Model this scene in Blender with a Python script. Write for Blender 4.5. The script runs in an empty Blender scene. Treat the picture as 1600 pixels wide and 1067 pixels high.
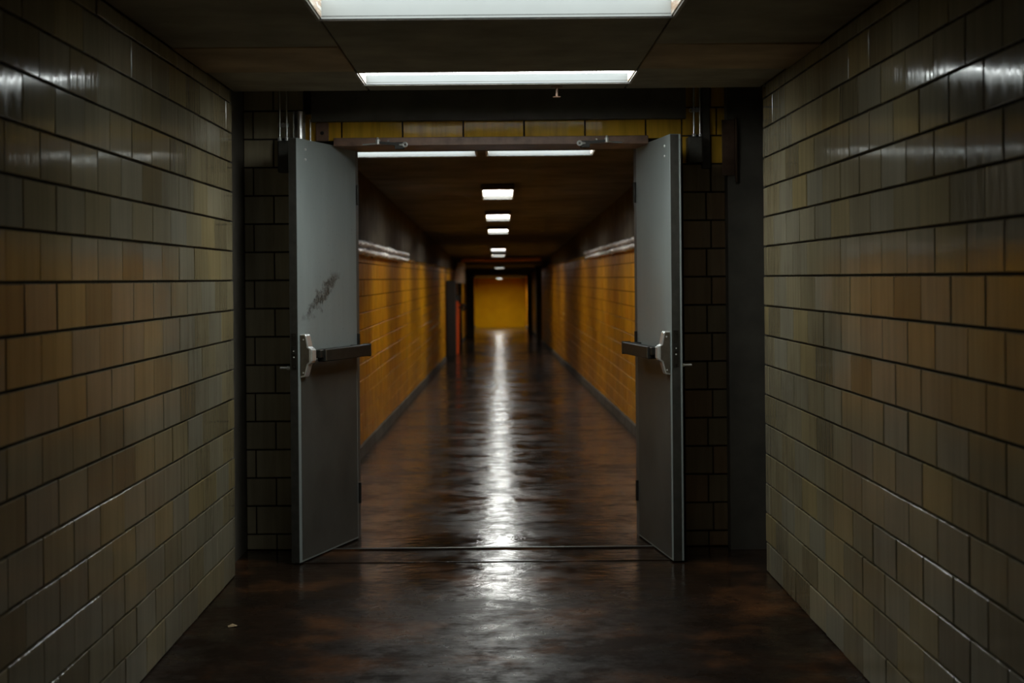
import bpy, math, random
from mathutils import Matrix, Vector
random.seed(7)
C = bpy.context.collection
SC = bpy.context.scene
PI = math.pi

# ------------------------------------------------------------------ camera, world, exposure
CAMZ = 1.395
cam_d = bpy.data.cameras.new('camera')
cam_d.lens = 54.0; cam_d.sensor_width = 36.0; cam_d.sensor_fit = 'HORIZONTAL'
cam_d.shift_x = 21 / 1600; cam_d.shift_y = -98.5 / 1600
cam_d.clip_start = 0.05; cam_d.clip_end = 300
cam_d.dof.use_dof = True; cam_d.dof.focus_distance = 7.0; cam_d.dof.aperture_fstop = 3.3
cam = bpy.data.objects.new('camera', cam_d); C.objects.link(cam)
cam.matrix_world = Matrix.Translation((0, 0, CAMZ)) @ Matrix.Rotation(PI / 2, 4, 'X') @ Matrix.Rotation(math.radians(-0.5), 4, 'Z')
SC.camera = cam
w = bpy.data.worlds.new('world'); SC.world = w; w.use_nodes = True
bg = w.node_tree.nodes['Background']
bg.inputs['Color'].default_value = (1.0, 0.93, 0.76, 1); bg.inputs['Strength'].default_value = 0.036
vs = SC.view_settings
vs.view_transform = 'Standard'; vs.look = 'None'; vs.gamma = 1; vs.use_curve_mapping = False
vs.exposure = 0.0
SC.cycles.max_bounces = 8; SC.cycles.diffuse_bounces = 5; SC.cycles.glossy_bounces = 4
SC.cycles.caustics_reflective = True
SC.cycles.sample_clamp_indirect = 3.0
NEAR_TUBE = 13.0      # radiance of the lit diffusers: fixture before the doorway
FIRST_TUBE = 3.5     # the first fixture
CROSS_TUBE = 13.0
FAR_TUBE = 24.0
LAST_TUBE = 90.0

# ------------------------------------------------------------------ materials
def newmat(name):
    m = bpy.data.materials.new(name); m.use_nodes = True
    nt = m.node_tree; b = nt.nodes['Principled BSDF']
    return m, nt, b
def N(nt, typ, **kw):
    n = nt.nodes.new(typ)
    for k, v in kw.items():
        if k in n.inputs.keys(): n.inputs[k].default_value = v
        else: setattr(n, k, v)
    return n
def coords(nt, scale=(1, 1, 1), kind='Object', world=False):
    if world:
        g = nt.nodes.new('ShaderNodeNewGeometry'); src = g.outputs['Position']
    else:
        t = nt.nodes.new('ShaderNodeTexCoord'); src = t.outputs[kind]
    mp = nt.nodes.new('ShaderNodeMapping'); mp.inputs['Scale'].default_value = scale
    nt.links.new(src, mp.inputs['Vector'])
    return mp.outputs['Vector']
def noise(nt, vec, scale, detail=3, rough=0.55):
    n = nt.nodes.new('ShaderNodeTexNoise')
    n.inputs['Scale'].default_value = scale; n.inputs['Detail'].default_value = detail; n.inputs['Roughness'].default_value = rough
    nt.links.new(vec, n.inputs['Vector']); return n.outputs['Fac']
def ramp(nt, fac, stops):
    r = nt.nodes.new('ShaderNodeValToRGB')
    while len(r.color_ramp.elements) < len(stops): r.color_ramp.elements.new(0.5)
    for e, (p, c) in zip(r.color_ramp.elements, stops):
        e.position = p; e.color = tuple(c) + (1,) if len(c) == 3 else c
    nt.links.new(fac, r.inputs['Fac']); return r.outputs['Color']
def mix(nt, fac, a, b, mode='MIX'):
    n = nt.nodes.new('ShaderNodeMix'); n.data_type = 'RGBA'; n.blend_type = mode
    for sock, v in ((n.inputs[0], fac), (n.inputs[6], a), (n.inputs[7], b)):
        if hasattr(v, 'is_linked') or hasattr(v, 'links'): nt.links.new(v, sock)
        elif isinstance(v, (int, float)): sock.default_value = v
        else: sock.default_value = tuple(v) + (1,) if len(v) == 3 else v
    return n.outputs[2]
def maprange(nt, v, a, b, c, d):
    n = nt.nodes.new('ShaderNodeMapRange')
    n.inputs[1].default_value = a; n.inputs[2].default_value = b; n.inputs[3].default_value = c; n.inputs[4].default_value = d
    nt.links.new(v, n.inputs[0]); return n.outputs[0]
def bump(nt, b, h, strength, dist=0.01):
    n = nt.nodes.new('ShaderNodeBump'); n.inputs['Strength'].default_value = strength; n.inputs['Distance'].default_value = dist
    nt.links.new(h, n.inputs['Height']); nt.links.new(n.outputs['Normal'], b.inputs['Normal'])

def simple(name, col, rough=0.5, metal=0.0, var=0.12, scale=20, bmp=0.0, spec=0.5):
    m, nt, b = newmat(name)
    f = noise(nt, coords(nt, world=True), scale, 4)
    lo = tuple(c * (1 - var) for c in col); hi = tuple(min(1, c * (1 + var)) for c in col)
    nt.links.new(ramp(nt, f, [(0.3, lo), (0.7, hi)]), b.inputs['Base Color'])
    b.inputs['Roughness'].default_value = rough; b.inputs['Metallic'].default_value = metal
    b.inputs['Specular IOR Level'].default_value = spec
    if bmp: bump(nt, b, f, bmp)
    return m

def tile_mat(name, cols, dirt=(0.07, 0.05, 0.028), rough=(0.05, 0.14), wave=0.06, dirt_amt=0.32, spec=0.38):
    """glazed clay tile: colour differs per tile, vertical streaks in the glaze"""
    m, nt, b = newmat(name)
    oi = nt.nodes.new('ShaderNodeObjectInfo')
    base = ramp(nt, oi.outputs['Random'], cols)
    v = coords(nt, (22, 22, 1.6), world=True)
    st = noise(nt, v, 1.0, 4, 0.6)
    v2 = coords(nt, (1.3, 1.3, 1.3), world=True)
    big = noise(nt, v2, 1.0, 3)
    f = maprange(nt, st, 0.42, 0.8, 0, dirt_amt)
    c = mix(nt, f, base, dirt)
    c2 = mix(nt, maprange(nt, big, 0.35, 0.65, 0.0, 0.35), c, dirt)
    nt.links.new(c2, b.inputs['Base Color'])
    nt.links.new(maprange(nt, st, 0.3, 0.7, rough[0], rough[1]), b.inputs['Roughness'])
    b.inputs['Specular IOR Level'].default_value = spec
    v3 = coords(nt, (38, 38, 2.2), world=True)
    h = noise(nt, v3, 1.0, 2)
    bump(nt, b, h, wave, 0.02)
    return m

M = {}
M['tile'] = tile_mat('glazed tile beige', [(0.0, (0.26, 0.215, 0.125)), (0.25, (0.42, 0.355, 0.21)), (0.5, (0.385, 0.35, 0.25)), (0.75, (0.34, 0.30, 0.20)), (1.0, (0.44, 0.345, 0.165))])
M['tile_far'] = tile_mat('glazed tile amber', [(0.0, (0.56, 0.22, 0.003)), (0.5, (0.74, 0.33, 0.004)), (1.0, (0.60, 0.22, 0.003))], dirt=(0.12, 0.04, 0.008), dirt_amt=0.7, wave=0.2, rough=(0.25, 0.42), spec=0.12)
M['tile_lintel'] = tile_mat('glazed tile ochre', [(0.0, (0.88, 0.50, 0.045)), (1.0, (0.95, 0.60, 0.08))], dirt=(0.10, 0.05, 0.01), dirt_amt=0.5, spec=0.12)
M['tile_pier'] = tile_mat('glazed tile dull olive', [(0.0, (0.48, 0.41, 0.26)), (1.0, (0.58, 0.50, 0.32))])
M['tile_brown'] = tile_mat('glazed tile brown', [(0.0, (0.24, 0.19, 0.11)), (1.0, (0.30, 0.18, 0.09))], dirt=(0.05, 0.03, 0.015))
M['cap'] = tile_mat('glazed cap tile', [(0.0, (0.45, 0.22, 0.03)), (1.0, (0.6, 0.3, 0.03))], rough=(0.04, 0.12), wave=0.5, spec=1.0)
M['mortar'] = simple('dark mortar', (0.045, 0.035, 0.022), 0.9, var=0.3, scale=60, bmp=0.3)
M['mortar_far'] = simple('dark brown mortar', (0.05, 0.025, 0.008), 0.9, var=0.3, scale=60)
M['plaster_dark'] = simple('dark brown painted plaster', (0.10, 0.085, 0.065), 0.9, var=0.3, scale=3, bmp=0.1, spec=0.1)
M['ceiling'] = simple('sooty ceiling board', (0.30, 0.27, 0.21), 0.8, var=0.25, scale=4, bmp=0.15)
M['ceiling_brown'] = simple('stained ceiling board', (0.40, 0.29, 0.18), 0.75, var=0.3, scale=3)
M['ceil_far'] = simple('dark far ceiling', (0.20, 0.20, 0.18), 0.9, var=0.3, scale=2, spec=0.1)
M['column'] = simple('dark brown painted steel', (0.085, 0.075, 0.058), 0.6, var=0.2, scale=8)
M['brown_steel'] = simple('brown painted steel', (0.26, 0.15, 0.10), 0.42, var=0.35, scale=14, bmp=0.1)
M['brown_gloss'] = simple('glossy brown enamel', (0.10, 0.06, 0.04), 0.15, var=0.3, scale=12, bmp=0.3)
M['lower_dark'] = simple('dull dark panel', (0.08, 0.08, 0.07), 0.5, 0.0, var=0.25, scale=3)
M['black'] = simple('black gap', (0.01, 0.009, 0.007), 0.9)
M['chrome'] = simple('brushed bright steel', (0.93, 0.94, 0.92), 0.28, 0.7, var=0.1, scale=80)
M['conduit'] = simple('galvanised steel tube', (0.92, 0.92, 0.89), 0.24, 0.95, var=0.15, scale=40)
M['bronze'] = simple('dark bronze bar', (0.05, 0.045, 0.038), 0.4, 0.7, var=0.2, scale=30)
M['bronze_and_reflection'] = simple('brown metal and dark reflection', (0.14, 0.115, 0.085), 0.4, 0.4, var=0.2, scale=30)
M['bar_black'] = simple('black worn bar', (0.022, 0.020, 0.016), 0.5, 0.0, var=0.3, scale=30, spec=0.25)
M['box'] = simple('dark grey box', (0.10, 0.095, 0.08), 0.45, 0.3, var=0.2, scale=20)
M['enamel_first'] = simple('enamel greyed to hold back brightness', (0.36, 0.378, 0.372), 0.6, var=0.03, scale=6, spec=0.0)
M['enamel_dimmed'] = simple('enamel greyed to hold back brightness', (0.12, 0.127, 0.127), 0.6, var=0.03, scale=6, spec=0.0)  # white reflectors coloured grey so the strong diffusers don't burn them out
M['enamel_boost'] = simple('whitened unseen reflector', (0.85, 0.86, 0.85), 0.5, var=0.02, scale=6, spec=0.0)  # unseen near side of each fixture, whitened to throw extra light forward
M['enamel_far'] = simple('far reflector greyed to hold back brightness', (0.075, 0.075, 0.072), 0.7, var=0.03, scale=6, spec=0.0)  # grey stands for a dimmer lit face under the strong far diffusers
M['frame_edge'] = simple('worn white frame edge', (0.45, 0.42, 0.37), 0.5, var=0.3, scale=30)
M['red'] = simple('red painted pipe', (0.95, 0.13, 0.02), 0.5, var=0.05)
M['white_pipe'] = simple('cream painted pipe', (0.85, 0.70, 0.52), 0.45, var=0.1)
M['orange_pipe'] = simple('rust brown painted pipe', (0.75, 0.33, 0.09), 0.4, var=0.2)
M['hose_black'] = simple('black painted metal', (0.02, 0.018, 0.014), 0.5)
M['paper'] = simple('crumpled tan paper', (0.5, 0.36, 0.2), 0.8)
M['screw'] = simple('bright screw head', (0.9, 0.9, 0.87), 0.3, 0.4)

# rusty end plate of the fixtures
m, nt, b = newmat('rust spotted enamel'); M['rust_enamel'] = m
f = noise(nt, coords(nt, (60, 6, 60), world=True), 1.0, 5)
nt.links.new(ramp(nt, f, [(0.40, (0.75, 0.73, 0.68)), (0.5, (0.35, 0.2, 0.1)), (0.6, (0.65, 0.6, 0.52))]), b.inputs['Base Color']); b.inputs['Roughness'].default_value = 0.5

# end wall
m, nt, b = newmat('ochre painted end wall'); M['end_wall'] = m
f = noise(nt, coords(nt, world=True), 1.5, 3)
nt.links.new(ramp(nt, f, [(0.3, (0.56, 0.27, 0.003)), (0.7, (0.66, 0.35, 0.004))]), b.inputs['Base Color']); b.inputs['Roughness'].default_value = 0.7; b.inputs['Specular IOR Level'].default_value = 0.05

# door paint: blue grey steel, scuffed; the left leaf carries a dark scuff mark
def door_mat(name, scuff):
    m, nt, b = newmat(name)
    v = coords(nt, (5, 5, 1.2)); f = noise(nt, v, 1.0, 5, 0.6)
    base = ramp(nt, f, [(0.3, (0.27, 0.305, 0.295)), (0.7, (0.35, 0.395, 0.38))])
    sp = noise(nt, coords(nt, (1, 1, 1)), 55, 3)
    base = mix(nt, maprange(nt, sp, 0.62, 0.75, 0, 0.35), base, (0.08, 0.07, 0.055))
    if scuff:
        # curved smudge: distance from a wobbly line in the leaf's own coordinates
        t = nt.nodes.new('ShaderNodeTexCoord'); sx = nt.nodes.new('ShaderNodeSeparateXYZ'); nt.links.new(t.outputs['Object'], sx.inputs[0])
        def mth(op, a, bb):
            n = nt.nodes.new('ShaderNodeMath'); n.operation = op
            for s, vv in ((n.inputs[0], a), (n.inputs[1], bb)):
                if isinstance(vv, (int, float)): s.default_value = vv
                else: nt.links.new(vv, s)
            return n.outputs[0]
        X, Z = sx.outputs['X'], sx.outputs['Z']
        wob = noise(nt, coords(nt, (1, 1, 1)), 14, 4, 0.7)
        # spine: x = 0.40 + 0.9*(z-1.32) (leaf x measured from the hinge)
        line = mth('ABSOLUTE', mth('ADD', mth('SUBTRACT', X, mth('SUBTRACT', 0.46, mth('MULTIPLY', mth('SUBTRACT', Z, 1.32), 1.55))), mth('MULTIPLY', mth('SUBTRACT', wob, 0.5), 0.55)), 0.0)
        near = maprange(nt, line, 0.02, 0.085, 1, 0)
        zr = maprange(nt, mth('ABSOLUTE', mth('SUBTRACT', Z, 1.315), 0.0), 0.085, 0.125, 1, 0)
        grain = maprange(nt, noise(nt, coords(nt, (1, 1, 1)), 38, 5, 0.7), 0.35, 0.55, 0.25, 1)
        k = mth('MULTIPLY', mth('MULTIPLY', near, zr), grain)
        base = mix(nt, mth('MULTIPLY', k, 0.95), base, (0.035, 0.033, 0.028))
    nt.links.new(base, b.inputs['Base Color'])
    nt.links.new(maprange(nt, f, 0.3, 0.7, 0.36, 0.5), b.inputs['Roughness'])
    bump(nt, b, noise(nt, coords(nt, (3, 3, 3)), 2.0, 3), 0.06, 0.02)
    return m
M['door_l'] = door_mat('blue grey door paint with scuff', True)
M['door_r'] = door_mat('blue grey door paint', False)
M['door_edge'] = simple('worn door edge', (0.06, 0.058, 0.05), 0.4, 0.2, var=0.25, scale=25)

# floor: worn dark red-brown sealed concrete, damp and shiny in patches
m, nt, b = newmat('wet worn brown floor'); M['floor'] = m
vw = coords(nt, world=True)
f1 = noise(nt, vw, 2.2, 6, 0.62)
f2 = noise(nt, coords(nt, (1.1, 0.5, 1), world=True), 1.0, 4, 0.6)
f3 = noise(nt, vw, 30, 4, 0.6)
c = ramp(nt, f1, [(0.30, (0.010, 0.007, 0.005)), (0.52, (0.026, 0.014, 0.008)), (0.70, (0.13, 0.052, 0.018))])
c = mix(nt, maprange(nt, f3, 0.45, 0.7, 0, 0.5), c, (0.012, 0.009, 0.006))
nt.links.new(c, b.inputs['Base Color'])
fa = noise(nt, vw, 7.0, 6, 0.7); fb = noise(nt, coords(nt, (1.6, 2.4, 1), world=True), 1.0, 3, 0.6)
def fmath(op, a_, b2):
    n_ = nt.nodes.new('ShaderNodeMath'); n_.operation = op
    for so, vv in ((n_.inputs[0], a_), (n_.inputs[1], b2)):
        if isinstance(vv, (int, float)): so.default_value = vv
        else: nt.links.new(vv, so)
    return n_.outputs[0]
wet = fmath('ADD', fmath('MULTIPLY', fa, 0.5), fmath('MULTIPLY', fb, 0.5))
# the floor before the threshold is duller, polished only on the last stretch to the doors
gp = nt.nodes.new('ShaderNodeNewGeometry'); sxy = nt.nodes.new('ShaderNodeSeparateXYZ'); nt.links.new(gp.outputs['Position'], sxy.inputs[0])
dull = maprange(nt, fmath('ADD', sxy.outputs['Y'], fmath('MULTIPLY', fmath('SUBTRACT', fb, 0.5), 2.0)), 6.3, 7.1, 1.0, 0.0)
r1 = fmath('ADD', maprange(nt, wet, 0.42, 0.58, 0.08, 0.27), fmath('MULTIPLY', dull, 0.17))
sp1 = fmath('MULTIPLY', maprange(nt, wet, 0.44, 0.56, 0.34, 0.06), fmath('SUBTRACT', 1.0, fmath('MULTIPLY', dull, 0.7)))
nt.links.new(r1, b.inputs['Roughness'])
nt.links.new(sp1, b.inputs['Specular IOR Level'])
h1 = noise(nt, coords(nt, (9, 16, 1), world=True), 1.0, 4, 0.55)
h2 = noise(nt, coords(nt, (50, 70, 1), world=True), 1.0, 3, 0.6)
hm = nt.nodes.new('ShaderNodeMath'); hm.operation = 'MULTIPLY_ADD'; hm.inputs[1].default_value = 0.12
nt.links.new(h2, hm.inputs[0]); nt.links.new(h1, hm.inputs[2])
bump(nt, b, hm.outputs[0], 0.3, 0.012)

def emit(name, col, s):
    m, nt, b = newmat(name)
    f = noise(nt, coords(nt, world=True), 3, 2)
    nt.links.new(ramp(nt, f, [(0.2, tuple(x * 0.96 for x in col)), (0.8, col)]), b.inputs['Emission Color'])
    b.inputs['Emission Strength'].default_value = s; b.inputs['Base Color'].default_value = (0.8, 0.8, 0.8, 1)
    return m
M['tube_near'] = emit('lit diffuser near', (0.94, 1.0, 0.985), NEAR_TUBE)
M['tube_last'] = emit('lit diffuser last', (1.0, 0.97, 0.85), LAST_TUBE)
M['tube_first'] = emit('lit diffuser dim', (0.94, 1.0, 0.985), FIRST_TUBE)
M['tube_cross'] = emit('lit diffuser crosswise', (0.94, 1.0, 0.985), CROSS_TUBE)
M['tube_far'] = emit('lit diffuser far', (0.98, 1.0, 0.95), FAR_TUBE)

# ------------------------------------------------------------------ mesh helpers
class MB:
    def __init__(s): s.v = []; s.f = []; s.mi = []
    def add(s, vs, fs, mi=0):
        o = len(s.v); s.v += [tuple(v) for v in vs]; s.f += [tuple(i + o for i in f) for f in fs]; s.mi += [mi] * len(fs)
    def box(s, x0, x1, y0, y1, z0, z1, mi=0):
        vs = [(x, y, z) for z in (z0, z1) for y in (y0, y1) for x in (x0, x1)]
        s.add(vs, [(0, 2, 3, 1), (4, 5, 7, 6), (0, 1, 5, 4), (2, 6, 7, 3), (0, 4, 6, 2), (1, 3, 7, 5)], mi)
    def bbox(s, x0, x1, y0, y1, z0, z1, c, mi=0):
        """box with all edges chamfered by c"""
        P = {}
        vs = []
        for ix, x in enumerate((x0, x1)):
            for iy, y in enumerate((y0, y1)):
                for iz, z in enumerate((z0, z1)):
                    sx, sy, sz = (1 if ix == 0 else -1), (1 if iy == 0 else -1), (1 if iz == 0 else -1)
                    for a in range(3):
                        p = [x + sx * c, y + sy * c, z + sz * c]; p[a] = (x, y, z)[a]
                        P[(ix, iy, iz, a)] = len(vs); vs.append(tuple(p))
        fs = []
        def q(*k): fs.append(tuple(P[i] for i in k))
        for s_ in (0, 1):
            r = (lambda t: t) if s_ else (lambda t: t[::-1])
            q(*r(((s_, 0, 0, 0), (s_, 1, 0, 0), (s_, 1, 1, 0), (s_, 0, 1, 0))))
            q(*r(((0, s_, 0, 1), (0, s_, 1, 1), (1, s_, 1, 1), (1, s_, 0, 1))))
            q(*r(((0, 0, s_, 2), (1, 0, s_, 2), (1, 1, s_, 2), (0, 1, s_, 2))))
        for i in (0, 1):
            for j in (0, 1):
                q((i, j, 0, 0), (i, j, 1, 0), (i, j, 1, 1), (i, j, 0, 1))
                q((i, 0, j, 0), (i, 1, j, 0), (i, 1, j, 2), (i, 0, j, 2))
                q((0, i, j, 1), (1, i, j, 1), (1, i, j, 2), (0, i, j, 2))
                for k in (0, 1): q((i, j, k, 0), (i, j, k, 1), (i, j, k, 2))
        s.add(vs, fs, mi)
    def tube(s, pts, r, n=12, mi=0, cap=True):
        pts = [Vector(p) for p in pts]
        rings = []
        for i, p in enumerate(pts):
            a = pts[max(0, i - 1)]; c = pts[min(len(pts) - 1, i + 1)]
            t = (c - a).normalized()
            up = Vector((0, 0, 1)) if abs(t.z) < 0.9 else Vector((1, 0, 0))
            u = t.cross(up).normalized(); v = u.cross(t).normalized()
            rr = r[i] if isinstance(r, (list, tuple)) else r
            rings.append([p + (u * math.cos(2 * PI * k / n) + v * math.sin(2 * PI * k / n)) * rr for k in range(n)])
        vs = [q for R in rings for q in R]; fs = []
        for i in range(len(rings) - 1):
            for k in range(n):
                fs.append((i * n + k, i * n + (k + 1) % n, (i + 1) * n + (k + 1) % n, (i + 1) * n + k))
        if cap: fs.append(tuple(range(n))[::-1]); fs.append(tuple((len(rings) - 1) * n + k for k in range(n)))
        s.add(vs, fs, mi)
    def prism(s, poly, axis, a0, a1, mi=0):
        """extrude polygon; axis 0: poly is (y,z); 1: (x,z); 2: (x,y)"""
        def P(p, a): return {0: (a, p[0], p[1]), 1: (p[0], a, p[1]), 2: (p[0], p[1], a)}[axis]
        n = len(poly); vs = [P(p, a0) for p in poly] + [P(p, a1) for p in poly]
        fs = [tuple(range(n))[::-1], tuple(range(n, 2 * n))] + [(i, (i + 1) % n, (i + 1) % n + n, i + n) for i in range(n)]
        s.add(vs, fs, mi)
    def torus(s, c, R, r, axis, n=16, k=8, mi=0):
        pts = []; fs = []
        for i in range(n):
            a = 2 * PI * i / n
            for j in range(k):
                b_ = 2 * PI * j / k; d = R + r * math.cos(b_); e = r * math.sin(b_)
                p = {0: (e, d * math.cos(a), d * math.sin(a)), 1: (d * math.cos(a), e, d * math.sin(a)), 2: (d * math.cos(a), d * math.sin(a), e)}[axis]
                pts.append((c[0] + p[0], c[1] + p[1], c[2] + p[2]))
                fs.append((i * k + j, ((i + 1) % n) * k + j, ((i + 1) % n) * k + (j + 1) % k, i * k + (j + 1) % k))
        s.add(pts, fs, mi)
    def mesh(s, name, mats, smooth=False):
        me = bpy.data.meshes.new(name); me.from_pydata(s.v, [], s.f)
        for mm in (mats if isinstance(mats, (list, tuple)) else [mats]): me.materials.append(mm)
        me.polygons.foreach_set('material_index', s.mi)
        me.update()
        import bmesh
        bm = bmesh.new(); bm.from_mesh(me); bmesh.ops.recalc_face_normals(bm, faces=bm.faces); bm.to_mesh(me); bm.free()
        if smooth:
            me.polygons.foreach_set('use_smooth', [len(p.vertices) == 4 for p in me.polygons])
            me.set_sharp_from_angle(angle=math.radians(40)) if hasattr(me, 'set_sharp_from_angle') else None
        return me
    def obj(s, name, mats, parent=None, smooth=False, kind=None, label=None):
        o = bpy.data.objects.new(name, s.mesh(name, mats, smooth)); C.objects.link(o)
        if parent: o.parent = parent
        if kind: o['kind'] = kind
        if label: o['label'] = label
        return o
def empty(name, loc=(0, 0, 0), rz=0, label=None, cat=None, group=None, kind=None):
    o = bpy.data.objects.new(name, None); C.objects.link(o); o.location = loc; o.rotation_euler = (0, 0, rz); o.empty_display_size = 0.1
    return tag(o, label, cat, group, kind)
def tag(o, label=None, cat=None, group=None, kind=None):
    for k, v in (('label', label), ('category', cat), ('group', group), ('kind', kind)):
        if v: o[k] = v
    return o

# ------------------------------------------------------------------ layout constants (metres; camera looks along +y)
W = 1.257                    # half width of the near corridor
ZC = CAMZ + 0.9              # near ceiling
Y0 = -3.0                    # start of what is built behind the camera
YE = 7.27                    # end of the near side walls
YP = 7.95                    # wall with the doorway, near face
YD = 8.25                    # door hinges
YS = 8.45                    # far corridor begins
YEND = 74.0
SL = 0.0146                  # the far corridor runs gently downhill
XL, XR = -1.143, 1.283       # its side walls
H, L = 0.1395, 0.3048        # tile course and tile length
HB, LB = 0.1460, 0.3147      # the slightly larger tiles of the doorway wall
def drop(y): return -SL * max(0.0, y - 8.5)
def zc(y): return ZC + drop(y)

# ------------------------------------------------------------------ tiles
_cache = {}
def tile_mesh(wd, ht, mat, th=0.012, ch=0.002):
    if mat.name == 'glazed tile amber': ch = 0.001
    key = (round(wd, 3), round(ht, 3), mat.name)
    if key in _cache: return _cache[key]
    mb = MB(); a, b_ = wd / 2, ht / 2; c = min(ch, a * 0.4, b_ * 0.4)
    # local: x along the wall, z up, -y is the visible face
    o = [(-a, 0, -b_), (a, 0, -b_), (a, 0, b_), (-a, 0, b_)]
    e = [(p[0], -th + c, p[2]) for p in o]
    f = [(-a + c, -th, -b_ + c), (a - c, -th, -b_ + c), (a - c, -th, b_ - c), (-a + c, -th, b_ - c)]
    mb.add(o + e + f, [(8, 9, 10, 11)] + [(i, (i + 1) % 4, (i + 1) % 4 + 4, i + 4) for i in range(4)] + [(i + 4, (i + 1) % 4 + 4, (i + 1) % 4 + 8, i + 8) for i in range(4)])
    _cache[key] = mb.mesh('tile', mat); return _cache[key]
TILT = 0.005
def tiles(parent, origin, u, n, u0, u1, v0, v1, phase, mat, single=None, maxn=300, jh=0.008, jv=0.007, vbot=None, half=0.5, row0=0.0, H=H, L=L):
    """running bond on a plane: origin + s*u + z, normal n. single(s) -> True builds its tiles one by one."""
    u = Vector(u); n = Vector(n); origin = Vector(origin)
    rot = Matrix((u, -n, Vector((0, 0, 1)))).transposed()
    stuff = MB(); cnt = 0
    items = []
    k0 = math.floor((v0 - row0) / H); k1 = math.ceil((v1 - row0) / H)
    for k in range(k0, k1):
        ph = phase + (half * L if k % 2 else 0)
        j0 = math.floor((u0 - ph) / L)
        j1 = math.ceil((u1 - ph) / L)
        for j in range(j0, j1):
            a = max(u0, ph + j * L); b_ = min(u1, ph + (j + 1) * L)
            lo = max(v0, row0 + k * H); hi = min(v1, row0 + (k + 1) * H)
            if vbot: lo = max(lo, vbot((a + b_) / 2) + 0.004)
            if b_ - a < 0.02 or hi - lo < 0.02: continue
            items.append((a, b_, lo, hi))
    cand = [t for t in items if single and single((t[0] + t[1]) / 2)]
    chosen = set(cand[:maxn]) if len(cand) <= maxn else set(sorted(cand, key=lambda t: t[0])[:maxn])
    for t in items:
        a, b_, lo, hi = t
        wd, ht = b_ - a - jv, hi - lo - jh
        me = tile_mesh(wd, ht, mat)
        loc = origin + u * ((a + b_) / 2) + Vector((0, 0, (lo + hi) / 2))
        R = rot.to_4x4() @ Matrix.Rotation(random.gauss(0, TILT), 4, 'Z') @ Matrix.Rotation(random.gauss(0, TILT), 4, 'X')
        loc = loc + n * random.uniform(-0.0008, 0.0008)
        if t in chosen:
            o = bpy.data.objects.new('tile', me); C.objects.link(o); o.parent = parent; o.matrix_local = Matrix.Translation(loc) @ R
        else:
            mt = Matrix.Translation(loc) @ R
            stuff.add([mt @ v.co for v in me.vertices], [tuple(p.vertices) for p in me.polygons])
    if stuff.v:
        stuff.obj('tile_courses', mat, parent, kind='stuff')

# ------------------------------------------------------------------ structure
def slab(mb, x0, x1, y0, y1, z0, z1, th):
    """sloped slab whose face runs z0 (at y0) to z1 (at y1), thickness th (sign = direction)"""
    vs = [(x, y, z) for (y, z) in ((y0, z0), (y1, z1)) for x in (x0, x1)] + [(x, y, z + th) for (y, z) in ((y0, z0), (y1, z1)) for x in (x0, x1)]
    mb.add(vs, [(0, 1, 3, 2), (4, 6, 7, 5), (0, 4, 5, 1), (2, 3, 7, 6), (0, 2, 6, 4), (1, 5, 7, 3)])
fl = MB()
slab(fl, -1.7, 1.7, Y0, 8.5, 0, 0, -0.1); slab(fl, -1.7, 1.7, 8.5, YEND + 0.3, 0, drop(YEND + 0.3), -0.1)
tag(fl.obj('floor', M['floor']), kind='structure')

ce = MB()
slab(ce, -1.7, 1.7, Y0, YS, ZC + 0.10, ZC + 0.10, 0.08)
ceil = tag(ce.obj('ceiling', M['ceiling']), kind='structure')
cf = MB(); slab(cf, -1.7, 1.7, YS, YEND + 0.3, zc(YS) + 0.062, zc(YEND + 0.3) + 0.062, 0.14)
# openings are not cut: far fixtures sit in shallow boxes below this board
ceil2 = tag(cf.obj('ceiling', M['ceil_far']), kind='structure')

# side walls near: backing + tiles
wl = MB(); wl.box(-1.5, -W - 0.011, Y0, YE, 0, ZC + 0.1); wall_l = tag(wl.obj('wall_left', M['mortar']), kind='structure')
wr = MB(); wr.box(W + 0.011, 1.5, Y0, YE, 0, ZC + 0.1); wall_r = tag(wr.obj('wall_right', M['mortar']), kind='structure')
ROW = CAMZ - 10 * H
tiles(wall_l, (-W - 0.011, 0, 0), (0, 1, 0), (1, 0, 0), Y0, YE, 0.0, ZC, 4.978 + L / 2, M['tile'], single=lambda s: s > 3.1, row0=ROW)
tiles(wall_r, (W + 0.011, 0, 0), (0, -1, 0), (-1, 0, 0), -YE, -Y0, 0.0, ZC, -5.488 + L / 2, M['tile'], single=lambda s: s < -3.1, row0=ROW)

# doorway wall (thick): piers, lintel wall, reveal
wb = MB()
RL, RR = -1.0, 0.955         # reveal sides
ZL = CAMZ + 0.715            # reveal soffit
AL, AR = -1.315, 1.36        # side returns of the space before the doorway wall
wb.box(-1.7, RL, YP + 0.011, YS, 0, ZC + 0.1)
wb.box(RR, 1.7, YP + 0.011, YS, 0, ZC + 0.1)
wb.box(RL, RR, YP + 0.011, YS, ZL + 0.012, ZC + 0.1)
wall_b = tag(wb.obj('wall_back', M['mortar']), kind='structure')
RB = CAMZ - 10 * HB
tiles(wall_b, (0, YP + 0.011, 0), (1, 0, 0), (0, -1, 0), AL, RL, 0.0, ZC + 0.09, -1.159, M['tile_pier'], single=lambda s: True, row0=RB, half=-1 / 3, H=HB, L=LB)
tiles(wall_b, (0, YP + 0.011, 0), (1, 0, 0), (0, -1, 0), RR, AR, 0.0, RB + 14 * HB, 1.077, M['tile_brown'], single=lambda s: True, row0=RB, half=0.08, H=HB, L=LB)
tiles(wall_b, (0, YP + 0.011, 0), (1, 0, 0), (0, -1, 0), RR, AR, RB + 14 * HB, ZC + 0.09, 1.103, M['tile_lintel'], single=lambda s: True, row0=RB, half=0.1, H=HB, L=LB)
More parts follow.
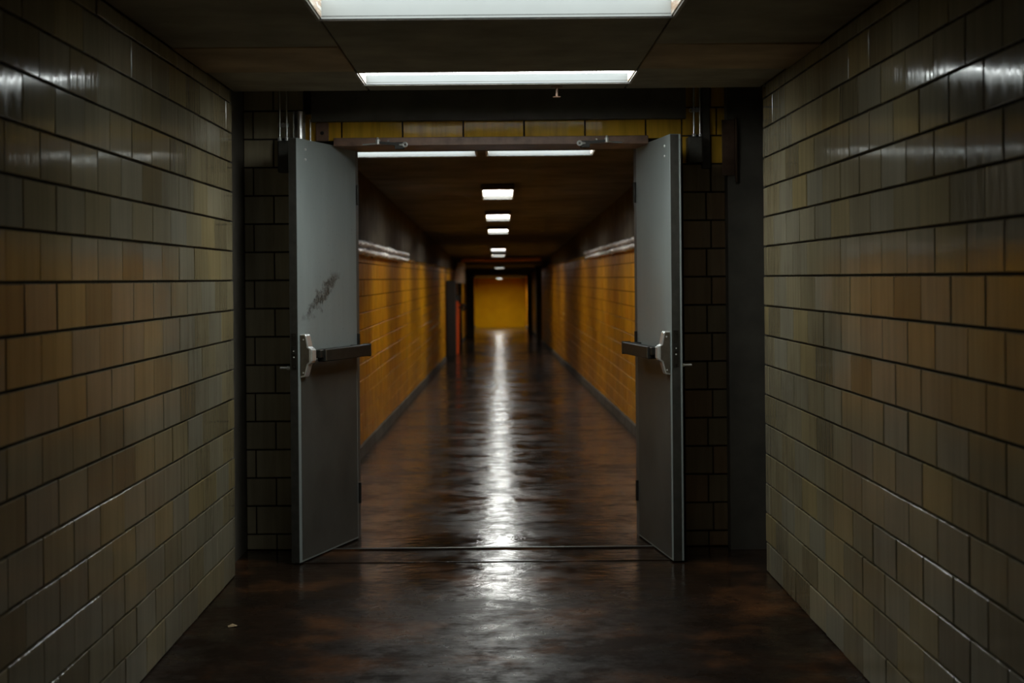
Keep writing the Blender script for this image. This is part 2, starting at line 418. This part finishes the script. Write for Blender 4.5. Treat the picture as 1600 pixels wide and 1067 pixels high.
tiles(wall_b, (0, YP + 0.011, 0), (1, 0, 0), (0, -1, 0), RL, RR, ZL, ZL + HB, 0.139, M['tile_lintel'], single=lambda s: True, row0=ZL, half=0, H=HB, L=LB, jv=0.008)
mb = MB(); mb.bbox(-0.846, 0.78, YP - 0.018, YD - 0.01, CAMZ + 0.690, CAMZ + 0.733, 0.003)
mb.obj('lintel_beam', M['brown_steel'], wall_b, label='rusty brown steel beam under the lintel tiles')
mb = MB(); mb.box(-0.955, 0.97, YP - 0.06, YP, CAMZ + 0.815, ZC + 0.1)
tag(mb.obj('trim_1', M['column']), kind='structure')

# door frame
fr = MB()
hx0, hx1 = -0.763, 0.743
fr.box(hx0 - 0.06, hx0 - 0.0, YD + 0.0, YD + 0.14, 0, ZL)
fr.box(hx1, hx1 + 0.06, YD + 0.0, YD + 0.14, 0, ZL)
fr.box(hx0, hx1, YD + 0.0, YD + 0.14, CAMZ + 0.696, ZL + 0.01)
fr.box(RL, hx0 - 0.06, YD + 0.06, YD + 0.14, 0, ZL)
fr.box(hx1 + 0.06, RR, YD + 0.06, YD + 0.14, 0, ZL)
tag(fr.obj('trim_2', M['column']), kind='structure')

# dark returns either side and the dark steel post at the right
mb = MB(); mb.box(-1.7, AL, YE, YP + 0.011, 0, ZC + 0.1)
tag(mb.obj('wall_left_return', M['column']), kind='structure')
mb = MB(); mb.box(AR, 1.7, YE, YP + 0.011, 0, ZC + 0.1)
tag(mb.obj('wall_right_return', M['column']), kind='structure')
mb = MB(); mb.box(1.175, AR, YP - 0.10, YP, 0, ZC + 0.1)
post2 = tag(mb.obj('trim_4', M['column']), kind='structure')
mb = MB(); mb.bbox(1.146, 1.212, YP - 0.112, YP - 0.101, CAMZ + 0.515, CAMZ + 0.80, 0.002)
mb.bbox(1.212, 1.222, YP - 0.125, YP - 0.101, CAMZ + 0.48, CAMZ + 0.81, 0.002)
mb.obj('cover_plate', M['brown_gloss'], post2, label='glossy brown steel plate with a raised lip')

# far corridor walls
def wall_far(name, x, sgn, ztop):
    mb = MB()
    # dark upper wall and backing
    y0, y1 = YS, YEND
    xo = x + sgn * 0.25
    zt0, zt1 = zc(y0) + 0.05, zc(y1) + 0.05
    bk = x + sgn * 0.011
    vs = []
    for (y, zb, zt) in ((y0, -0.02, zt0), (y1, drop(y1) - 0.02, zt1)):
        vs += [(bk, y, zb), (xo, y, zb), (xo, y, zt), (bk, y, zt)]
    mb.add(vs, [(0, 3, 2, 1), (4, 5, 6, 7), (0, 4, 7, 3), (1, 2, 6, 5), (3, 7, 6, 2), (0, 1, 5, 4)])
    o = tag(mb.obj(name, M['mortar_far']), kind='structure')
    up = MB()
    vs = []
    for (y, zb, zt) in ((y0, ztop, zc(y0) + 0.06), (y1, min(ztop, zc(y1) + 0.02), zc(y1) + 0.06)):
        zt = max(zt, zb + 0.01)
        vs += [(x - sgn * 0.0, y, zb), (bk, y, zb), (bk, y, zt), (x - sgn * 0.0, y, zt)]
    up.add(vs, [(0, 3, 2, 1), (4, 5, 6, 7), (0, 4, 7, 3), (1, 2, 6, 5), (3, 7, 6, 2), (0, 1, 5, 4)])
    up.obj('upper_wall', M['plaster_dark'], o, label='dark brown plaster above the tiles')
    return o
ZTL, ZTR = ROW + 11.5 * H, ROW + 12 * H
wfl = wall_far('wall_far_left', XL, -1, ZTL)
wfr = wall_far('wall_far_right', XR, 1, ZTR)
tiles(wfl, (XL - 0.011, 0, 0), (0, 1, 0), (1, 0, 0), YS + 0.02, YEND - 0.2, -1.2, ZTL, 0.1, M['tile_far'], single=lambda s: 12.0 < s < 21, row0=ROW, vbot=drop)
tiles(wfr, (XR + 0.011, 0, 0), (0, -1, 0), (-1, 0, 0), -YEND + 0.2, -YS - 0.02, -1.2, ZTR, 0.1, M['tile_far'], single=lambda s: -20.4 < s < -12.5, row0=ROW, vbot=lambda s: drop(-s))
# bullnose cap course
for (par, x, s_, zt) in ((wfl, XL, 1, ZTL), (wfr, XR, -1, ZTR)):
    mb = MB(); prof = [(0, 0), (s_ * 0.010, 0.002), (s_ * 0.022, 0.012), (s_ * 0.024, 0.024), (s_ * 0.018, 0.036), (0, 0.044)]
    y = YS + 0.02
    while y < 40:
        d = random.uniform(-0.002, 0.002); dz = random.uniform(-0.002, 0.002)
        mb.prism([(x + p[0] + d, zt + p[1] + dz) for p in prof], 1, y, y + L - 0.006); y += L
    mb.obj('cap_course', M['cap'], par, kind='stuff')
# dark base strips
for nm, x, s_ in (('baseboard_far_left', XL, 1), ('baseboard_far_right', XR, -1)):
    mb = MB(); vs = []
    for y in (YS + 0.02, YEND):
        vs += [(x, y, drop(y)), (x + s_ * 0.02, y, drop(y)), (x + s_ * 0.016, y, drop(y) + 0.09), (x, y, drop(y) + 0.10)]
    mb.add(vs, [(0, 1, 2, 3), (4, 7, 6, 5), (0, 4, 5, 1), (1, 5, 6, 2), (2, 6, 7, 3), (3, 7, 4, 0)])
    tag(mb.obj(nm, M['plaster_dark']), kind='structure')
# end wall
mb = MB(); mb.box(-1.5, 1.6, YEND, YEND + 0.25, drop(YEND) - 0.05, zc(YEND) + 0.1)
tag(mb.obj('wall_end', M['end_wall']), kind='structure')
# dark pilasters far away
k = 0
for (x0, x1, y0) in ((XL - 0.02, XL + 0.26, 55.0), (XR - 0.16, XR + 0.02, 46.0), (XR - 0.16, XR + 0.02, 60.0), (XL - 0.02, XL + 0.08, 44.0)):
    mb = MB(); mb.box(x0, x1, y0, y0 + 0.5, drop(y0) - 0.01, zc(y0) + 0.01)
    tag(mb.obj('trim_%d' % (5 + k), M['plaster_dark']), kind='structure'); k += 1

# ceiling boards of the near corridor
FIX1 = (4.90, 5.31); FIX2 = (6.70, 7.10); FH = 0.61
def panel(x0, x1, y0, y1, mat, dz=0.0, tilt=0.0):
    mb = MB(); a, b_ = (x1 - x0) / 2 - 0.003, (y1 - y0) / 2 - 0.003
    mb.bbox(-a, a, -b_, b_, 0, 0.02, 0.003)
    o = mb.obj('ceiling_panel', mat, ceil); o.location = ((x0 + x1) / 2, (y0 + y1) / 2, ZC + dz); o.rotation_euler = (0, tilt, 0)
mc, mbn = M['ceiling'], M['ceiling_brown']
ys = [Y0, -1.2, 0.6, 2.4, 3.6, FIX1[0]]
for a, b_ in zip(ys, ys[1:]): panel(-FH, FH, a, b_, mc)
panel(-FH, FH, FIX1[1], FIX2[0], mc)
panel(-FH, FH, FIX2[1], 7.32, mc)
for s_ in (-1, 1):
    yy = [Y0, -1.2, 0.6, 2.4, 3.6, 4.75, 5.93, 6.62, 7.04, 7.32]
    for i, (a, b_) in enumerate(zip(yy, yy[1:])):
        x0, x1 = (-W, -FH) if s_ < 0 else (FH, W)
        panel(x0, x1, a, b_, mbn if (i in (6,)) else mc, (-0.004 if i == 6 else 0.0), (0.012 if (s_ > 0 and i == 6) else 0.0))

# ------------------------------------------------------------------ light fixtures
def fixture(cx, y0, y1, half, zt, depth, tube, label, group, slope=0.0, enamel='enamel_dimmed'):
    """recessed troffer: mouth at z=zt, lit diffuser 'depth' above it"""
    cy = (y0 + y1) / 2
    root = empty('ceiling_light', (cx, cy, zt), label=label, cat='light fixture', group=group)
    root.rotation_euler = (math.atan(-slope), 0, 0)
    hy = (y1 - y0) / 2; t = 0.006
    for q in (hy - t, -hy):   # inner reflectors, long sides; the unseen near one is whitened to boost the light
        h = MB(); h.box(-half, half, q, q + t, 0.004, depth); h.obj('reflector', M[enamel] if q > 0 else M['enamel_boost'], root)
    for q in (-half, half - t):
        h = MB(); h.box(q, q + t, -hy + t, hy - t, 0.004, depth); h.obj('end_plate', M['rust_enamel'], root, label='rust-stained end plate')
    d = MB(); d.box(-half + t, half - t, -hy + t, hy - t, depth - 0.012, depth - 0.002)
    d.obj('diffuser', tube, root)
    d = MB(); d.box(-half, half, -hy, hy, depth, depth + 0.002); d.obj('back_plate', M['column'], root)
    f = MB(); g = 0.012
    # lip round the mouth; the far lip hangs a little so its face catches the light
    f.box(-half - g, half + g, hy, hy + g, -0.004, 0.012); f.box(-half - g, half + g, -hy - g, -hy, 0.0, 0.012)
    f.box(-half - g, -half, -hy, hy, -0.002, 0.012); f.box(half, half + g, -hy, hy, -0.002, 0.012)
    f.obj('frame', M['frame_edge'], root)
    b2 = MB()  # thin bright flange with a dark slot over it
    b2.box(-half + t, half - t, hy - t - 0.006, hy - t - 0.002, 0.0, 0.0075)
    b2.obj('flange', M[enamel], root)
    b3 = MB(); b3.box(-half + t, half - t, hy - t - 0.005, hy - t - 0.001, 0.0078, 0.0105)
    b3.obj('slot', M['hose_black'], root)
    return root
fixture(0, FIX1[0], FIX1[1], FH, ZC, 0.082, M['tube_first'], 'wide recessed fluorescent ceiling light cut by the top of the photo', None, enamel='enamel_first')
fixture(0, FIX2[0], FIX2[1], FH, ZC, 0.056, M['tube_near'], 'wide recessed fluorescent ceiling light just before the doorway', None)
# cross-wise pair beyond the doors (surface boxes on the far ceiling)
def boxed(cx, y0, y1, half, tube, label, depth=0.06, group=None, enamel='enamel_dimmed'):
    z = zc((y0 + y1) / 2) - (0.003 if y0 < 12 else 0.0)
    r = fixture(cx, y0, y1, half, z, depth, tube, label, group, slope=SL, enamel=enamel)
    o = MB(); hy = (y1 - y0) / 2
    o.box(-half - 0.012, -half - 0.001, -hy - 0.012, hy + 0.012, 0.012, depth); o.box(half + 0.001, half + 0.012, -hy - 0.012, hy + 0.012, 0.012, depth)
    o.box(-half, half, -hy - 0.012, -hy - 0.001, 0.012, depth); o.box(-half, half, hy + 0.001, hy + 0.012, 0.012, depth)
    o.obj('housing', M['column'], r)
    return r
boxed(-0.635, 10.45, 10.8, 0.485, M['tube_cross'], 'left one of two crosswise ceiling lights, a bright strip under the doorway lintel')
boxed(0.295, 10.45, 10.8, 0.365, M['tube_cross'], 'right one of two crosswise ceiling lights, a bright strip under the doorway lintel')
far_lab = ['nearest and largest of the small ceiling lights in the row down the far corridor',
           'second small ceiling light down the far corridor, below the largest one',
           'third small ceiling light down the far corridor, last before a wider dark gap',
           'fourth small ceiling light down the far corridor, upper of a close pair',
           'fifth small ceiling light down the far corridor, lower of the close pair',
           'tiny sixth ceiling light just under the crossing pipe of the far corridor',
           'faint farthest ceiling light right in front of the yellow end wall']
for yc, lb in zip((14.85, 19.0, 22.8, 31.2, 34.9, 48.0, 70.5), far_lab):
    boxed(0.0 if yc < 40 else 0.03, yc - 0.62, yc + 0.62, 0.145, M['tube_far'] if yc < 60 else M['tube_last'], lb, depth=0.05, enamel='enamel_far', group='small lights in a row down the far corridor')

# ------------------------------------------------------------------ doors
DW, DH, DT = 0.76, 2.085, 0.045
def door(name, hx, mirror, ang, mat):
    """leaf local: x from hinge to free edge, y = thickness away from the passage; face towards the passage is at y=0"""
    s_ = mirror
    near = Vector((math.sin(ang) * -s_, -math.cos(ang), 0))     # from hinge to free edge (world)
    root = empty(name, (0, 0, 0), kind='structure')
    out = Vector((-s_ * math.cos(ang), math.sin(ang) * 1.0, 0))   # away from the passage
    # s_=+1: left door (hinge at -x, opens towards -x)
    near = Vector((-s_ * math.sin(ang), -math.cos(ang), 0)); out = Vector((-s_ * math.cos(ang), math.sin(ang), 0))
    Mx = Matrix((near, out, Vector((0, 0, 1)))).transposed().to_4x4(); Mx.translation = Vector((hx, YD, 0))
    root.matrix_world = Mx
    def part(mb, nm, mt, par=root, smooth=False, label=None): return mb.obj(nm, mt, par, smooth, label=label)
    z0, z1 = 0.008, 0.008 + DH
    mb = MB(); mb.bbox(0, DW - 0.002, 0, DT, z0, z1, 0.0015); part(mb, 'leaf', mat)
    mb = MB(); mb.bbox(0.012, DW - 0.030, -0.0016, 0.0004, z0 + 0.01, CAMZ - 0.40, 0.0004); part(mb, 'lower_panel', M['lower_dark'], label='darker panel covering the lower half')  # thin darker panel over the lower half, ending below the push bar
    # seams of the door edge channel: dark edge inlay and bright back lip
    mb = MB(); mb.box(DW - 0.0018, DW, 0.0025, DT - 0.002, z0 + 0.002, z1 - 0.002); part(mb, 'edge_strip', M['door_edge'])
    if mirror < 0:
        mb = MB(); mb.bbox(DW - 0.03, DW + 0.001, DT + 0.0003, DT + 0.010, z0, z1, 0.002); part(mb, 'edge_lip', mat)
    zb = CAMZ - 0.36
    # mortise plate in the free edge
    mb = MB(); mb.bbox(DW, DW + 0.0015, 0.008, 0.036, zb - 0.08, zb + 0.10, 0.0005)
    pl = part(mb, 'latch_plate', M['bronze'])
    mb = MB()
    mb.bbox(DW + 0.0015, DW + 0.004, 0.013, 0.031, zb - 0.004, zb + 0.034, 0.001); part(mb, 'latch_bolt', M['hose_black'], pl)
    for zz in (zb + 0.012, zb - 0.018, zb + 0.086, zb - 0.066):
        mb = MB(); mb.tube([(DW + 0.0016, 0.022, zz), (DW + 0.0055, 0.022, zz)], [0.0042, 0.003], 8); part(mb, 'screw', M['screw'] if zz < zb + 0.05 and zz > zb - 0.05 else M['bronze'], pl, True)
    # exit device: stepped chassis near the free edge
    c0, c1 = DW - 0.075, DW - 0.022
    prof = [(zb + 0.095, 0.0), (zb + 0.095, 0.028), (zb + 0.086, 0.034), (zb + 0.030, 0.046), (zb + 0.022, 0.060), (zb - 0.045, 0.060), (zb - 0.055, 0.044), (zb - 0.115, 0.026), (zb - 0.120, 0.0)]
    mb = MB(); mb.prism([(-p[1], p[0]) for p in prof], 0, c0, c1)
    dev = part(mb, 'exit_device', M['chrome'], label='bright stepped chrome latch case')
    bv = dev.modifiers.new('bevel', 'BEVEL'); bv.width = 0.004; bv.segments = 3; bv.limit_method = 'ANGLE'
    mb = MB(); mb.prism([(-0.004 - (p[1] - 0.004) * 0.80 if p[1] else -0.003, zb + (p[0] - zb) * 0.93) for p in prof], 0, c1 - 0.0005, c1 + 0.002)  # added sheet; its brown stands in for the dark reflection on the end face
    part(mb, 'reflection_sheet', M['bronze_and_reflection'], dev, label='end face browned to show a dark reflection')
    for zz, dd in ((zb + 0.068, 0.033), (zb - 0.095, 0.031)):
        mb = MB(); mb.tube([(c1 - 0.001, -dd + 0.013, zz), (c1 + 0.004, -dd + 0.013, zz)], [0.0055, 0.004], 10); part(mb, 'screw', M['screw'], dev, True)
    mb = MB(); mb.bbox(c0 + 0.006, c1 - 0.004, -0.066, -0.058, zb - 0.038, zb + 0.018, 0.002); part(mb, 'cover_cap', M['chrome'], dev)
    # bar
    mb = MB(); mb.bbox(0.03, DW - 0.13, -0.090, -0.046, zb - 0.046, zb + 0.016, 0.004); bar = part(mb, 'push_bar', M['bar_black'], label='black push bar')
    mb = MB(); mb.bbox(DW - 0.135, DW - 0.090, -0.080, -0.004, zb - 0.026, zb + 0.014, 0.003); part(mb, 'arm', M['bronze'], bar)
    mb = MB(); mb.bbox(DW - 0.092, DW - 0.062, -0.062, -0.004, zb - 0.020, zb + 0.010, 0.003); part(mb, 'link', M['hose_black'], bar)
    mb = MB(); mb.bbox(DW - 0.140, DW - 0.134, -0.092, -0.044, zb - 0.040, zb + 0.014, 0.001); part(mb, 'collar', M['bronze_and_reflection'], bar)
    mb = MB(); mb.bbox(0.022, 0.034, -0.092, -0.044, zb - 0.049, zb + 0.019, 0.003); part(mb, 'end_cap', M['hose_black'], bar)
    mb = MB(); mb.bbox(0.05, 0.10, -0.052, 0.0, zb - 0.026, zb + 0.014, 0.003); part(mb, 'arm', M['bronze'], bar)
    # door holder screws high on the free edge
    for zz in (z1 - 0.05, z1 - 0.10):
        mb = MB(); mb.tube([(DW - 0.105, 0.0, zz), (DW - 0.105, -0.005, zz)], [0.0075, 0.005], 12); part(mb, 'bolt', M['screw'], root, True)
    # lever handle on the back
    zk = zb - 0.072
    mb = MB(); mb.tube([(DW - 0.02, DT, zk), (DW - 0.02, DT + 0.022, zk)], 0.010, 12); mb.tube([(DW - 0.02, DT + 0.02, zk), (DW - 0.02, DT + 0.060, zk)], 0.006, 12)
    part(mb, 'handle', M['chrome'], root, True)
    # hinges
    for zz in (0.25, 1.05, 1.85):
        mb = MB(); mb.tube([(-0.004, -0.008, zz - 0.055), (-0.004, -0.008, zz + 0.055)], 0.008, 10)
        part(mb, 'hinge', M['bronze'], root, True)
    return root
aL = math.atan2(0.223, 0.73); aR = math.atan2(0.098, 0.75)
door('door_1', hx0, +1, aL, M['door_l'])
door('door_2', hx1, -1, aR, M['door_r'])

# closer arms hanging from the soffit
def closer(name, kx, s_, label):
    """kx: world x of the bright knuckle; s_ = direction towards its door"""
    zk = CAMZ + 0.703; y = YP - 0.075
    root = empty(name, (kx, y, zk), label=label, cat='door closer')
    mb = MB(); mb.tube([(0, 0, 0.026), (0, 0, 0.016)], [0.004, 0.008], 10); mb.tube([(0, 0, 0.014), (0, 0, -0.010)], 0.0115, 12)
    mb.obj('knuckle', M['screw'], root, True)
    mb = MB(); mb.tube([(0, 0, -0.006), (s_ * 0.235, 0.17, -0.006)], 0.004, 8); mb.obj('rod', M['chrome'], root, True)
    ex = -s_ * 0.140
    mb = MB(); a_ = 0.014
    mb.add([(-s_ * 0.008, -0.008, 0.004), (-s_ * 0.008, 0.008, 0.004), (-s_ * 0.008, 0.008, -0.008), (-s_ * 0.008, -0.008, -0.008),
            (ex, -0.008, -a_ + 0.008), (ex, 0.008, -a_ + 0.008), (ex, 0.008, -a_ - 0.010), (ex, -0.008, -a_ - 0.010)],
           [(0, 1, 2, 3), (7, 6, 5, 4), (0, 4, 5, 1), (1, 5, 6, 2), (2, 6, 7, 3), (3, 7, 4, 0)])
    mb.obj('forearm', M['hose_black'], root)
    mb = MB(); mb.torus((ex, -0.012, -a_), 0.010, 0.005, 1); mb.tube([(ex + s_ * 0.030, -0.010, -a_), (ex + s_ * 0.012, -0.012, -a_)], [0.004, 0.007], 8)
    mb.obj('pivot_ring', M['screw'], root, True)
    mb = MB(); mb.bbox(ex + s_ * 0.03 - 0.024, ex + s_ * 0.03 + 0.024, -0.006, 0.057, -a_ - 0.022, -a_ + 0.014, 0.003)
    mb.obj('bracket', M['hose_black'], root)
    mb = MB(); mb.tube([(-s_ * 0.05, 0.046, 0.010), (-s_ * 0.05, 0.057, 0.010)], [0.003, 0.006], 8); mb.obj('screw', M['screw'], root, True)
closer('door_closer', -0.613, -1, 'thin steel closer arm under the lintel at the left door')
closer('door_closer', 0.561, 1, 'thin steel closer arm under the lintel at the right door')

# threshold
mb = MB()
mb.bbox(-0.99, 0.90, 7.905, 7.945, -0.002, 0.007, 0.002); mb.bbox(-0.99, 0.90, 7.56, 7.575, -0.002, 0.004, 0.001)
mb.box(-0.99, 0.90, 7.575, 7.905, -0.002, 0.0015)
tag(mb.obj('floor_threshold', [M['floor']]), kind='structure')
mb = MB(); mb.bbox(-0.99, 0.90, 7.912, 7.940, 0.0068, 0.0095, 0.0012); o = mb.obj('trim_9', M['bronze']); tag(o, kind='structure')

# ------------------------------------------------------------------ conduits, boxes on the doorway wall
def hold_open(xs, zbot, bx, bz, by, label, ring):
    root = empty('junction_box', ((bx[0] + bx[1]) / 2, YP, (bz[0] + bz[1]) / 2), label=label, cat='electrical box')
    ox, oy, oz = root.location
    def R(mb, nm, mt, sm=False, par=root, lab=None):
        mb.v = [(v[0] - ox, v[1] - oy, v[2] - oz) for v in mb.v] if par is root else mb.v
        return mb.obj(nm, mt, par, sm, label=lab)
    mb = MB(); mb.bbox(bx[0], bx[1], by, YP - 0.001, bz[0], bz[1], 0.005); R(mb, 'box', M['box'])
    mb = MB(); mb.bbox(bx[0] + 0.006, bx[1] - 0.006, by - 0.003, by, bz[0] + 0.006, bz[1] - 0.006, 0.001); R(mb, 'cover', M['box'])
    for x in xs:
        mb = MB(); mb.tube([(x, YP - 0.03, zbot), (x, YP - 0.03, ZC + 0.099)], 0.0065, 12); R(mb, 'conduit', M['conduit'], True)
        mb = MB(); mb.tube([(x, YP - 0.03, zbot - 0.004), (x, YP - 0.03, zbot + 0.022)], 0.010, 12); R(mb, 'connector', M['screw'], True)
    zk = CAMZ + (0.86 if ring else 0.80)
    mb = MB()
    mb.bbox(xs[0] - 0.010, xs[1] + 0.010, YP - 0.024, YP - 0.018, zk - 0.010, zk + 0.010, 0.002)
    mb.bbox(sum(xs) / 2 - 0.006, sum(xs) / 2 + 0.006, YP - 0.040, YP - 0.024, zk - 0.012, zk + 0.012, 0.002)
    R(mb, 'strap', M['chrome'])
    if ring:
        mb = MB(); mb.torus((xs[0] - 0.014, YP - 0.032, zk - 0.002), 0.009, 0.0025, 1); R(mb, 'ring', M['chrome'], True)
hold_open((-1.122, -1.086), CAMZ + 0.714, (-1.130, -1.050), (CAMZ + 0.555, CAMZ + 0.718), YP - 0.06, 'small dark electrical box with two conduits behind the left door', False)
hold_open((1.014, 1.046), CAMZ + 0.714, (0.975, 1.050), (CAMZ + 0.587, CAMZ + 0.718), YP - 0.10, 'small dark electrical box with two conduits behind the right door', True)
# flat channel at the right, sheet channel at the left
mb = MB(); mb.bbox(1.056, 1.098, YP - 0.022, YP - 0.002, CAMZ + 0.558, ZC + 0.09, 0.002)
tag(mb.obj('cable_duct', M['box']), 'narrow dull grey metal cable duct running up beside the right door box', 'duct')
mb = MB()
pts = [(-1.053 + 0.008 * i, YP - 0.030 - 0.020 * math.sin(PI * i / 8)) for i in range(9)] + [(-0.989, YP - 0.003), (-1.053, YP - 0.003)]
mb.prism(pts, 2, CAMZ + 0.716, CAMZ + 0.87)
tag(mb.obj('cable_duct', M['conduit'], smooth=True), 'bright curved galvanised duct rising behind the top of the left door', 'duct')
mb = MB(); mb.tube([(-0.966, YP - 0.016, CAMZ + 0.715), (-0.966, YP - 0.016, CAMZ + 0.83)], 0.006, 12)
tag(mb.obj('conduit', M['conduit'], smooth=True), 'single thin steel conduit beside the brown plate above the left door', 'pipe')
t = empty('wall_plate', (-0.905, YP, CAMZ + 0.767), label='rust-brown steel plate with a dark knob hole above the left door', cat='plate')
mb = MB(); mb.bbox(-0.033, 0.033, -0.016, -0.002, -0.05, 0.045, 0.003); mb.obj('plate', M['brown_steel'], t)
mb = MB(); mb.tube([(0, -0.016, -0.008), (0, -0.022, -0.008)], [0.010, 0.007], 12); mb.obj('plug', M['hose_black'], t, True)
# sprinkler head
t = empty('sprinkler_head', (0.281, 7.22, ZC), label='tiny bronze sprinkler head on the dark ceiling before the lintel', cat='sprinkler')
mb = MB(); mb.tube([(0, 0, 0), (0, 0, -0.006)], [0.03, 0.026], 16); mb.obj('rose', M['brown_steel'], t, True)
mb = MB(); mb.tube([(0, 0, -0.006), (0, 0, -0.048)], 0.006, 10); mb.obj('stem', M['brown_steel'], t, True)
mb = MB(); mb.tube([(0, 0, -0.048), (0, 0, -0.052)], [0.02, 0.016], 14); mb.obj('deflector', M['brown_steel'], t, True)
# scrap of paper on the floor
mb = MB(); mb.add([(0, 0, 0.001), (0.03, 0.006, 0.004), (0.034, 0.03, 0.001), (0.012, 0.036, 0.007), (-0.006, 0.02, 0.003), (0.014, 0.018, 0.012)], [(0, 1, 5), (1, 2, 5), (2, 3, 5), (3, 4, 5), (4, 0, 5), (0, 4, 3, 2, 1)])
o = mb.obj('paper_scrap', M['paper']); o.location = (-1.10, 6.18, 0); tag(o, 'small crumpled tan scrap on the floor by the left wall', 'litter')

# shiny crinkled pipes along the top of the far tiles
m, nt, b = newmat('crinkled foil'); M['foil'] = m
b.inputs['Base Color'].default_value = (0.97, 0.96, 0.93, 1); b.inputs['Metallic'].default_value = 0.45
hf = noise(nt, coords(nt, world=True), 16, 4, 0.6); bump(nt, b, hf, 1.0, 0.06)
nt.links.new(maprange(nt, hf, 0.3, 0.7, 0.12, 0.3), b.inputs['Roughness'])
for (x, s_, z0_, ya, yb, side) in ((XL, 1, ZTL - 0.010, 11.4, 18.2, 'left'), (XR, -1, ZTR - 0.025, 12.4, 21.5, 'right')):
    t = empty('wall_pipe', (x + s_ * 0.058, ya, z0_), label='shiny crinkled pipe pair along the tile top on the far corridor %s wall' % side, cat='pipe')
    for q in range(2):
        mb = MB(); pts = []; rs = []; n_ = int((yb - ya) / 0.07)
        for i in range(n_ + 1):
            pts.append((s_ * (0.012 * q) + random.uniform(-0.004, 0.004), i * 0.07, 0.026 + q * 0.058 + random.uniform(-0.006, 0.006)))
            rs.append(0.022 + 0.007 * math.sin(i * 1.7 + q) + random.uniform(-0.005, 0.005))
        mb.tube(pts, rs, 10); mb.obj('pipe', M['foil'], t, True)
# ------------------------------------------------------------------ far corridor fittings
yp = 37.5; zp = drop(yp)
t = empty('standpipe', (XL + 0.12, yp, zp), label='red vertical fire pipe with a valve at the left wall of the far corridor', cat='pipe')
mb = MB(); mb.tube([(0, 0, 0.0), (0, 0, 1.28)], [0.05, 0.085], 16); mb.obj('riser', M['red'], t, True)
mb = MB(); mb.tube([(0, 0, 1.28), (0, 0, 1.42)], 0.12, 16); mb.tube([(0, 0, 1.30), (0.10, -0.05, 1.26)], 0.05, 12); mb.obj('flange', M['hose_black'], t, True)
mb = MB(); mb.torus((0.16, -0.10, 1.12), 0.06, 0.022, 1); mb.tube([(0, 0, 1.12), (0.16, -0.10, 1.12)], 0.03, 10); mb.obj('valve_wheel', M['hose_black'], t, True)
yq = 37.6; zt = zc(yq) - 0.02
t = empty('overhead_pipe', (XL + 0.19, yq, zt), label='cream and rust pipe dropping from a run across the far corridor ceiling', cat='pipe')
mb = MB(); mb.tube([(0.0, 0.05, -0.56), (0.02, 0.05, -0.25), (0.05, 0.05, -0.06)], [0.15, 0.13, 0.10], 16); mb.obj('drop_pipe', M['white_pipe'], t, True, label='cream vertical drop pipe')
mb = MB(); mb.tube([(0.05, 0.05, -0.05), (0.12, 0.05, 0.0), (1.4, 0.05, 0.0), (2.0, 0.05, 0.01)], 0.05, 14); mb.obj('cross_pipe', M['orange_pipe'], t, True, label='rust brown crossing pipe')
y = 33.0; z = drop(y)
t = empty('hose_cabinet', (XL + 0.13, y, z), label='tall narrow black cabinet against the left wall before the red pipe', cat='cabinet')
mb = MB(); mb.bbox(-0.12, 0.08, 0, 0.5, 0, 1.72, 0.01); mb.obj('body', M['hose_black'], t)
mb = MB(); mb.bbox(-0.10, 0.07, -0.012, -0.001, 0.08, 1.66, 0.004); mb.obj('door', M['hose_black'], t)
